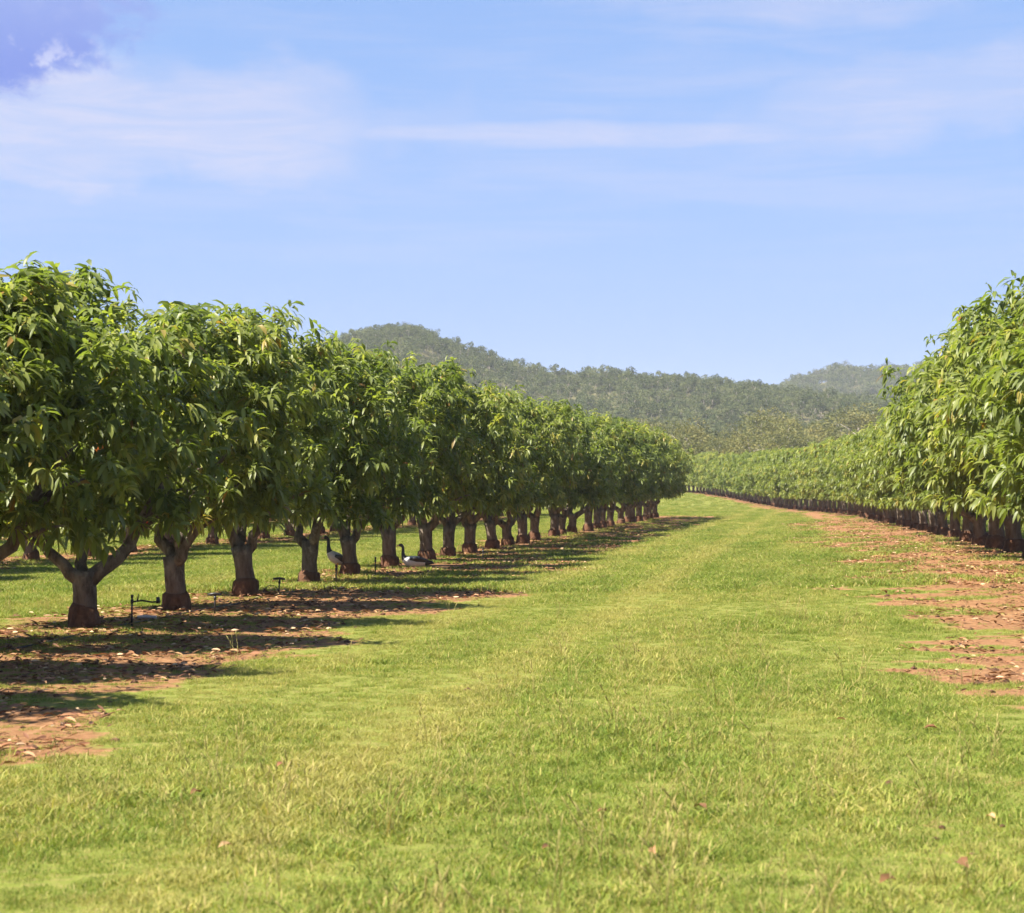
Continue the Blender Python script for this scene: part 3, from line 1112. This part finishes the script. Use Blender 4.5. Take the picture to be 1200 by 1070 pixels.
# ------------------------------------------------------------------ irrigation risers
def riser(k, x, y, label, arm=False, tee=False, hgt=0.36, ang=0.0):
    root = bpy.data.objects.new('irrigation_riser', None)
    C.objects.link(root)
    root.location = (x, y, float(ground_z(np.array([x]), np.array([y]))[0]))
    root.rotation_euler = (random.uniform(-.05, .05), random.uniform(-.05, .05), ang)
    tag(root, label, 'sprinkler', 'irrigation risers along the geese row')
    t = Tube()
    t.add([(0, 0, -0.06), (0, 0, hgt * 0.5), (0.003, 0, hgt)], [0.013, 0.012, 0.011], 8)
    t.add([(0.003, 0, hgt - 0.07), (0.003, 0, hgt - 0.02)], [0.020, 0.020], 8)
    new_obj('stake', t.mesh('stake'), M['black_plastic'], root)
    if arm:
        t = Tube()
        t.add([(0, 0, hgt - 0.05), (0.13, 0, hgt - 0.035), (0.26, 0, hgt - 0.055), (0.36, 0, hgt - 0.04)], [0.011] * 4, 7)
        new_obj('side_arm', t.mesh('side_arm'), M['black_plastic'], root)
        t = Tube()
        t.add([(0.33, 0, hgt - 0.07), (0.33, 0, hgt + 0.01)], [0.026, 0.022], 8)
        new_obj('nozzle', t.mesh('nozzle'), M['black_plastic'], root)
        t = Tube()
        t.add([(0.07, 0, hgt - 0.04), (0.085, 0, hgt + 0.05)], [0.012, 0.004], 6)
        new_obj('nozzle', t.mesh('nozzle'), M['black_plastic'], root)
    if tee:
        t = Tube()
        t.add([(-0.10, 0, hgt), (0.0, 0, hgt + 0.012), (0.09, 0, hgt + 0.002)], [0.016, 0.022, 0.014], 7)
        new_obj('nozzle', t.mesh('nozzle'), M['black_plastic'], root)
    else:
        t = Tube()
        t.add([(0.003, 0, hgt - 0.005), (0.003, 0, hgt + 0.03), (0.003, 0, hgt + 0.04)], [0.016, 0.019, 0.006], 8)
        new_obj('nozzle', t.mesh('nozzle'), M['black_plastic'], root)
    return root


def at(px, py):
    D = 2400 * CAM_H / (py - 570)
    return (px - 600) / 2400 * D, D


for k, (px, py, lab, kw) in enumerate((
        (155, 735, 'black irrigation riser with a side arm beside the low forked mango trunk', dict(arm=True, hgt=0.36)),
        (252, 719, 'short black T-topped irrigation riser between the ribbon tree and the straight trunk', dict(tee=True, hgt=0.26)),
        (327, 699, 'black irrigation riser standing next to the thin wire hoop', dict(hgt=0.26, tee=True)),
        (394, 687, 'slim black irrigation riser in front of the standing goose', dict(hgt=0.36)),
        (440, 673, 'small irrigation riser between the two trees by the geese', dict(hgt=0.30)),
        (566, 660, 'small irrigation riser in the row further along than the resting goose', dict(hgt=0.32)))):
    x, y = at(px, py)
    riser(k, x, y, lab, ang=random.uniform(-0.15, 0.15), **kw)
# wire hoop
x, y = at(318, 699)
t = Tube()
t.add([(0.17 * math.cos(a) * 0.8, 0, 0.17 * math.sin(a) * 1.1 - 0.02) for a in np.linspace(math.pi, 0, 12)], [0.006] * 12, 6)
o = new_obj('wire_hoop', t.mesh('wire_hoop'), M['black_plastic'])
o.location = (x, y, float(ground_z(np.array([x]), np.array([y]))[0]))
tag(o, 'thin dark wire hoop arching from the soil beside an irrigation riser', 'hoop')
# drip line lying on the soil along the row
t = Tube()
pts = []
for D in np.arange(22, 60, 1.2):
    X = ROW_SLOPE * D - ROW_OFF + 0.42 + 0.06 * math.sin(D * 1.7)
    pts.append((X, D, float(ground_z(np.array([X]), np.array([D]))[0]) + 0.012))
t.add(pts, [0.010] * len(pts), 6)
tag(new_obj('irrigation_hose', t.mesh('irrigation_hose'), M['black_plastic']), 'thin black irrigation hose lying on red soil along the geese row', 'hose')
# pale offcut of pipe by the first riser
x, y = at(172, 727)
t = Tube()
t.add([(-0.12, 0, 0.03), (0, 0.01, 0.035), (0.13, 0.0, 0.03)], [0.022] * 3, 8)
o = new_obj('pipe_offcut', t.mesh('pipe_offcut'), M['pale_plastic'])
o.location = (x, y, float(ground_z(np.array([x]), np.array([y]))[0]))
tag(o, 'short pale pipe offcut on the soil beside the riser with side arm', 'pipe')
# red ribbon on the second tree
x2 = left_trees[2].location
bm = bmesh.new()
prof = [(0, 0), (0.012, -0.10), (-0.010, -0.20), (0.015, -0.30)]
vs = []
for (xx, zz) in prof:
    vs.append([bm.verts.new((xx + s * 0.022, 0.01 * math.sin(zz * 30) + dy, zz)) for s, dy in ((-1, 0), (1, 0), (1, 0.004), (-1, 0.004))])
for a, b in zip(vs[:-1], vs[1:]):
    for q in range(4):
        bm.faces.new((a[q], a[(q + 1) % 4], b[(q + 1) % 4], b[q]))
bm.faces.new(vs[0][::-1])
bm.faces.new(vs[-1])
me = bpy.data.meshes.new('ribbon')
bm.to_mesh(me)
bm.free()
o = new_obj('ribbon', me, M['ribbon'])
o.location = (x2.x - 0.33, x2.y - 0.62, x2.z + 1.36)
tag(o, 'red marker ribbon hanging under a mango crown', 'ribbon')
# a few ripening mangoes
me_f = None
for k, (tr, dx, dy, z) in enumerate(((3, 0.75, -1.25, 2.72), (1, 0.45, -1.42, 2.2), (6, 0.9, -1.05, 2.2))):
    t = Tube()
    prof = [(-0.062, 0.010), (-0.05, 0.032), (-0.02, 0.046), (0.015, 0.048), (0.045, 0.036), (0.062, 0.012)]
    t.add([(0.004 * q, 0, -zq) for q, (zq, r) in enumerate(prof)], [r for _, r in prof], 12)
    f = new_obj('mango_fruit', t.mesh('mango_fruit'), M['mango_fruit'])
    t = Tube()
    t.add([(0, 0, 0.05), (0.01, 0.02, 0.14), (0.0, 0.10, 0.24)], [0.004, 0.004, 0.004], 5)
    new_obj('stalk', t.mesh('stalk'), M['bark'], f)
    b = left_trees[tr].location
    f.location = (b.x + dx, b.y + dy, b.z + z)
    tag(f, ('orange-red mango fruit hanging on the straight-trunked tree', 'orange-red mango fruit hanging on the low forked tree', 'orange-red mango fruit hanging on the tree before the resting goose')[k], 'fruit', 'ripening mangoes')


# ------------------------------------------------------------------ geese
def loft(rings, n=14):
    """rings: (centre, direction, half-width, half-height); one closed surface"""
    v, f = [], []
    for (c, d, w, h) in rings:
        d = Vector(d).normalized()
        s = Vector((0, 1, 0))
        u = s.cross(d).normalized() * -1
        if u.length < 0.1:
            u = Vector((0, 0, 1))
        for k in range(n):
            t = 2 * math.pi * k / n
            v.append(tuple(Vector(c) + s * math.cos(t) * w + u * math.sin(t) * h))
    for i in range(len(rings) - 1):
        for k in range(n):
            k2 = (k + 1) % n
            f.append((i * n + k, i * n + k2, (i + 1) * n + k2, (i + 1) * n + k))
    f.append(tuple(reversed(range(n))))
    f.append(tuple((len(rings) - 1) * n + k for k in range(n)))
    return v, f


def goose(name, loc, rz, label, sit):
    """faces local +x"""
    root = bpy.data.objects.new(name, None)
    C.objects.link(root)
    root.location = loc
    root.rotation_euler = (0, 0, rz)
    tag(root, label, 'goose', 'pied geese under the trees')
    b = 0.0 if sit else 0.20
    if sit:
        R_ = [((-0.40, 0, 0.13), (1, 0, 0.1), .015, .010), ((-0.33, 0, 0.14), (1, 0, .1), .05, .03), ((-0.22, 0, 0.155), (1, 0, .1), .095, .075),
              ((-0.08, 0, 0.16), (1, 0, .1), .125, .12), ((0.06, 0, 0.165), (1, 0, .15), .13, .13), ((0.17, 0, 0.18), (1, 0, .4), .105, .115),
              ((0.235, 0, 0.225), (.7, 0, .8), .065, .075), ((0.262, 0, 0.285), (.35, 0, 1), .040, .045), ((0.268, 0, 0.36), (0, 0, 1), .031, .033),
              ((0.262, 0, 0.43), (0, 0, 1), .028, .030), ((0.272, 0, 0.485), (.4, 0, .9), .030, .033), ((0.30, 0, 0.515), (1, 0, .2), .036, .042),
              ((0.335, 0, 0.512), (1, 0, -.15), .030, .034), ((0.358, 0, 0.506), (1, 0, -.2), .019, .021)]
    else:
        R_ = [((-0.30, 0, 0.19), (1, 0, .35), .015, .010), ((-0.25, 0, 0.22), (1, 0, .4), .05, .035), ((-0.17, 0, 0.265), (1, 0, .4), .09, .075),
              ((-0.05, 0, 0.315), (1, 0, .45), .118, .115), ((0.06, 0, 0.36), (1, 0, .5), .120, .120), ((0.135, 0, 0.41), (.8, 0, .7), .095, .10),
              ((0.175, 0, 0.475), (.4, 0, 1), .058, .062), ((0.188, 0, 0.54), (.1, 0, 1), .040, .042), ((0.19, 0, 0.61), (0, 0, 1), .033, .034),
              ((0.19, 0, 0.68), (0, 0, 1), .030, .031), ((0.20, 0, 0.725), (.4, 0, .9), .034, .035), ((0.232, 0, 0.755), (1, 0, .2), .038, .044),
              ((0.267, 0, 0.752), (1, 0, -.15), .031, .035), ((0.290, 0, 0.746), (1, 0, -.2), .019, .021)]
    v, f = loft(R_)
    me = bpy.data.meshes.new('body')
    me.from_pydata(v, [], f)
    me.materials.append(M['feather_white'])
    me.materials.append(M['feather_black'])
    for p_ in me.polygons:
        i = p_.index // 14
        c = p_.center
        neck = i >= 6
        tail = i <= 1
        back = (i in (2, 3, 4)) and p_.normal.z > 0.80 and i < 3
        p_.material_index = 1 if (neck or tail or back) else 0
        p_.use_smooth = True
    body = new_obj('body', me, None, root)
    md = body.modifiers.new('sub', 'SUBSURF')
    md.levels = md.render_levels = 1
    hx, hz = (R_[-1][0][0], R_[-1][0][2])
    t = Tube()
    t.add([(hx - 0.015, 0, hz + 0.003), (hx + 0.025, 0, hz - 0.006), (hx + 0.06, 0, hz - 0.024)], [0.021, 0.015, 0.006], 9, squash=0.8)
    new_obj('beak', t.mesh('beak'), M['beak'], root)
    for s in (-1, 1):
        t = Tube()
        bx, bz, tilt = (0.10, 0.205, -0.09) if sit else (0.09, 0.385, -0.46)
        pts = [(bx, s * 0.085, bz), (bx - 0.14, s * 0.118, bz + tilt * 0.14 + 0.015), (bx - 0.30, s * 0.085, bz + tilt * 0.3), (bx - 0.47, s * 0.025, bz + tilt * 0.47)]
        t.add(pts, [0.055, 0.088, 0.062, 0.010], 10, squash=0.42)
        new_obj('wing', t.mesh('wing'), M['feather_black'], root)
        t = Tube()
        t.add([(hx - 0.045, s * 0.030, hz + 0.016), (hx - 0.045, s * 0.040, hz + 0.016)], [0.007, 0.004], 7)
        new_obj('eye', t.mesh('eye'), M['black_plastic'], root)
        t = Tube()
        if sit:
            t.add([(0.06, s * 0.06, 0.06), (0.12, s * 0.07, 0.03), (0.17, s * 0.07, 0.012)], [0.014, 0.012, 0.010], 7)
        else:
            t.add([(0.02, s * 0.06, 0.27), (0.035, s * 0.06, 0.15), (0.02, s * 0.06, 0.02)], [0.024, 0.012, 0.010], 7)
        fx = 0.17 if sit else 0.02
        for q in (-0.5, 0, 0.5):
            t.add([(fx, s * 0.065, 0.016), (fx + 0.07 * math.cos(q), s * 0.065 + 0.07 * math.sin(q), 0.006)], [0.008, 0.004], 6)
        new_obj('leg', t.mesh('leg'), M['goose_leg'], root)
    return root


gx_, gy_ = at(391, 678)
gz_ = float(ground_z(np.array([gx_]), np.array([gy_]))[0])
goose('goose', (gx_ - 0.01, gy_ + 1.1, gz_), R(-160), 'pied goose standing upright with raised black neck, half hidden by a trunk', False)
gx_, gy_ = at(487, 667)
gz_ = float(ground_z(np.array([gx_]), np.array([gy_]))[0])
goose('goose', (gx_, gy_, gz_ - 0.02), R(176), 'pied goose resting on the ground with its neck up and wings folded', True)


# ------------------------------------------------------------------ gum trees
def gum_crown(nclump, quads, spread, height, zc, leaf, csize, seed):
    r0 = np.random.default_rng(seed)
    d = unit(r0.normal(0, 1, (nclump, 3)))
    c = d * np.array([spread, spread, height]) * (r0.uniform(0.35, 1.0, nclump) ** 0.6)[:, None]
    c[:, 2] += zc
    idx = np.repeat(np.arange(nclump), quads)
    cs = csize * r0.uniform(0.6, 1.25, nclump)
    dd = unit(r0.normal(0, 1, (len(idx), 3)))
    P = c[idx] + dd * (cs[idx] * r0.uniform(0.3, 1.0, len(idx)) ** 0.5)[:, None] * np.array([1, 1, 0.80])
    n = len(P)
    a = unit(r0.normal(0, 1, (n, 3)) + np.array([0, 0, -0.3]))
    b = unit(np.cross(a, r0.normal(0, 1, (n, 3))))
    s = leaf * r0.uniform(0.6, 1.3, n)[:, None]
    V = np.stack([P - a * s, P + b * s * 0.42, P + a * s, P - b * s * 0.42], 1)
    me = template_mesh('crown', V, [(0, 1, 2, 3)], False)
    v = np.clip(r0.uniform(0.2, 0.8, nclump)[idx] + r0.normal(0, 0.12, n), 0, 1)
    point_attr(me, 'var', np.repeat(v, 4))
    return me, c


def gum_trunk(c, h, r, seed):
    rr = random.Random(seed)
    t = Tube()
    top = Vector((rr.uniform(-.3, .3), rr.uniform(-.3, .3), h))
    pts = bend((0, 0, -0.4), top, 6, 0.0, seed)
    t.add(pts, [r * (1 - 0.6 * k / 6) for k in range(7)], 8, 0.04)
    for q in range(min(9, len(c))):
        b0 = pts[3 + q % 4]
        t.add(bend(b0, Vector(c[q]), 3, 0.05, seed + q), [r * 0.42, r * 0.33, r * 0.22, r * 0.08], 6)
    return t.mesh('trunk')


gum_protos = []
for k in range(5):
    H = (7.6, 9.0, 6.4, 8.2, 10.0)[k]
    cm, cc = gum_crown(26, 150, 2.2 + 0.2 * k, H * 0.28, H * 0.60, 0.13, 1.15, 300 + k)
    root = bpy.data.objects.new('gum_tree', None)
    C.objects.link(root)
    new_obj('crown', cm, M['gum_leaf'], root)
    new_obj('trunk', gum_trunk(cc, H * 0.62, 0.20, 40 + k), M['gum_bark'], root)
    gum_protos.append(root)
gum_used = [False] * 5


def place_gum(k, x, y, z, s, label, group, sxy=1.0):
    if not gum_used[k]:
        o = gum_protos[k]
        gum_used[k] = True
    else:
        o = copy_tree(gum_protos[k])
    o.location = (x, y, z)
    o.rotation_euler = (0, 0, random.uniform(0, 6.28))
    o.scale = (s * sxy, s * sxy, s)
    tag(o, label, 'tree', group)
    return o


# the belt of gums beyond the far end of the orchard, tallest ones measured from the photograph
belt = [(668, 485, 1), (690, 500, 2), (712, 493, 3), (735, 500, 0), (757, 488, 1), (782, 484, 4), (806, 487, 1), (830, 500, 2), (850, 499, 3), (872, 496, 0),
        (893, 477, 4), (908, 474, 1), (928, 484, 3), (948, 492, 2), (968, 488, 0), (985, 473, 4), (1005, 470, 1), (1030, 468, 4), (1060, 470, 3),
        (700, 508, 1), (748, 508, 0), (795, 506, 2), (842, 508, 4), (885, 505, 2), (918, 503, 1), (960, 505, 3)]
Hs = (7.6, 9.0, 6.4, 8.2, 10.0)
for q, (px, py, k) in enumerate(belt):
    D = random.uniform(345, 400) if q < 19 else random.uniform(325, 340)
    x = (px - 600) / 2400 * D
    z = float(ground_z(np.array([x]), np.array([D]))[0])
    top = (570 - py) / 2400 * D + CAM_H - z
    s = top / (Hs[k] * 0.98)
    if k == 4:
        lab = 'tall olive gum tree rising above the tree belt before the hill'
    elif q < 19:
        lab = 'olive gum tree in the belt between the curving mango row and the hill'
    else:
        lab = 'low gum tree at the front of the belt, just over the far mango row'
    place_gum(k, x, D, z - 0.1, max(s, 0.4), lab, 'gum trees in the belt before the hill', random.uniform(1.25, 1.6))


def far_tree_mesh(seed, H, spread):
    cm, cc = gum_crown(13, 30, spread, H * 0.26, H * 0.62, 0.36, 1.25, seed)
    cm.materials.append(M['hill_leaf'])
    cm.materials.append(M['gum_bark'])
    bm = bmesh.new()
    bm.from_mesh(cm)
    nf = len(bm.faces)
    tm = gum_trunk(cc[:4], H * 0.6, 0.19, seed)
    bm.from_mesh(tm)
    bm.faces.ensure_lookup_table()
    for f in bm.faces[nf:]:
        f.material_index = 1
    bm.to_mesh(cm)
    bm.free()
    return cm


FAR = [far_tree_mesh(500 + k, H, sp) for k, (H, sp) in enumerate(((8.5, 2.6), (10, 2.9), (7, 2.4), (9, 2.2), (6, 2.8), (11, 2.6)))]


def hill_points(n, x0, x1, y0, y1, zf, dens_scale, seed):
    x, y = rng.uniform(x0, x1, n), rng.uniform(y0, y1, n)
    # only as far as the strip the photograph looks at, with a wide margin
    k = (np.abs(x) < y * 0.42 + 30) & (vnoise(x, y, dens_scale, seed, 3) + rng.random(n) * 0.6 > 0.34)
    x, y = x[k], y[k]
    return np.stack([x, y, zf(x, y) - 0.2], -1)


P = hill_points(17000, -360, 400, 425, 840, hill_z, 30, 71)
tag(scatter('hill_forest', P, rng.uniform(0.42, 0.85, len(P)), rng.uniform(0, 6.28, len(P)), FAR), 'open grey-green gum forest covering the main hill', 'forest', kind='stuff')
P = hill_points(7000, -150, 560, 1000, 1270, hill2_z, 40, 72)
tag(scatter('hill_forest', P, rng.uniform(0.7, 1.25, len(P)), rng.uniform(0, 6.28, len(P)), FAR), 'bluish gum forest on the farther hill', 'forest', kind='stuff')

# skyline trees one can pick out along the ridges
for q, (px, D, s, k) in enumerate(((430, 815, .8, 0), (452, 818, 1.05, 1), (462, 812, .9, 3), (476, 815, 1.1, 4), (484, 820, .85, 0), (496, 818, .95, 1), (512, 812, .8, 2), (538, 815, 1.0, 1),
                                   (575, 818, .7, 0), (610, 818, .75, 3), (668, 815, .75, 1), (700, 812, .95, 4), (716, 818, .8, 0), (745, 815, .8, 2), (776, 815, .85, 3), (812, 812, .8, 1), (850, 815, .75, 0))):
    x = (px - 600) / 2400 * D
    z = float(hill_z(np.array([x]), np.array([D]))[0])
    place_gum(k, x, D, z - 0.3, s * 0.85, 'gum tree standing on the crest of the main hill, outlined against the sky', 'gum trees on the main hill crest')
for q, (px, s, k) in enumerate(((925, .8, 2), (935, 1.25, 4), (958, 1.1, 1), (972, 1.2, 3), (992, 1.35, 4), (1008, 1.15, 1), (1024, 1.2, 0), (1042, 1.4, 4))):
    D = 1245
    x = (px - 600) / 2400 * D
    z = float(hill2_z(np.array([x]), np.array([D]))[0])
    place_gum(k, x, D, z - 0.3, s, 'hazy gum tree standing on the crest of the farther hill', 'gum trees on the farther hill crest')

# ------------------------------------------------------------------ haze
bm = bmesh.new()
bmesh.ops.create_cube(bm, size=1.0)
for v in bm.verts:
    v.co.x = 4300 if v.co.x > 0 else -4300
    v.co.y = 5300 if v.co.y > 0 else -2800
    v.co.z = 112 if v.co.z > 0 else -8
me = bpy.data.meshes.new('haze')
bm.to_mesh(me)
bm.free()
m, n, l, out = mat_new('haze_air')
pv = n.new('ShaderNodeVolumePrincipled')
pv.inputs['Color'].default_value = (0.86, 0.91, 1.0, 1)
pv.inputs['Density'].default_value = 0.00016
pv.inputs['Anisotropy'].default_value = 0.0
l.new(pv.outputs[0], out.inputs['Volume'])
haze = new_obj('haze', me, m)
tag(haze, 'thin pale haze filling the air over the orchard and hills', 'haze', kind='stuff')
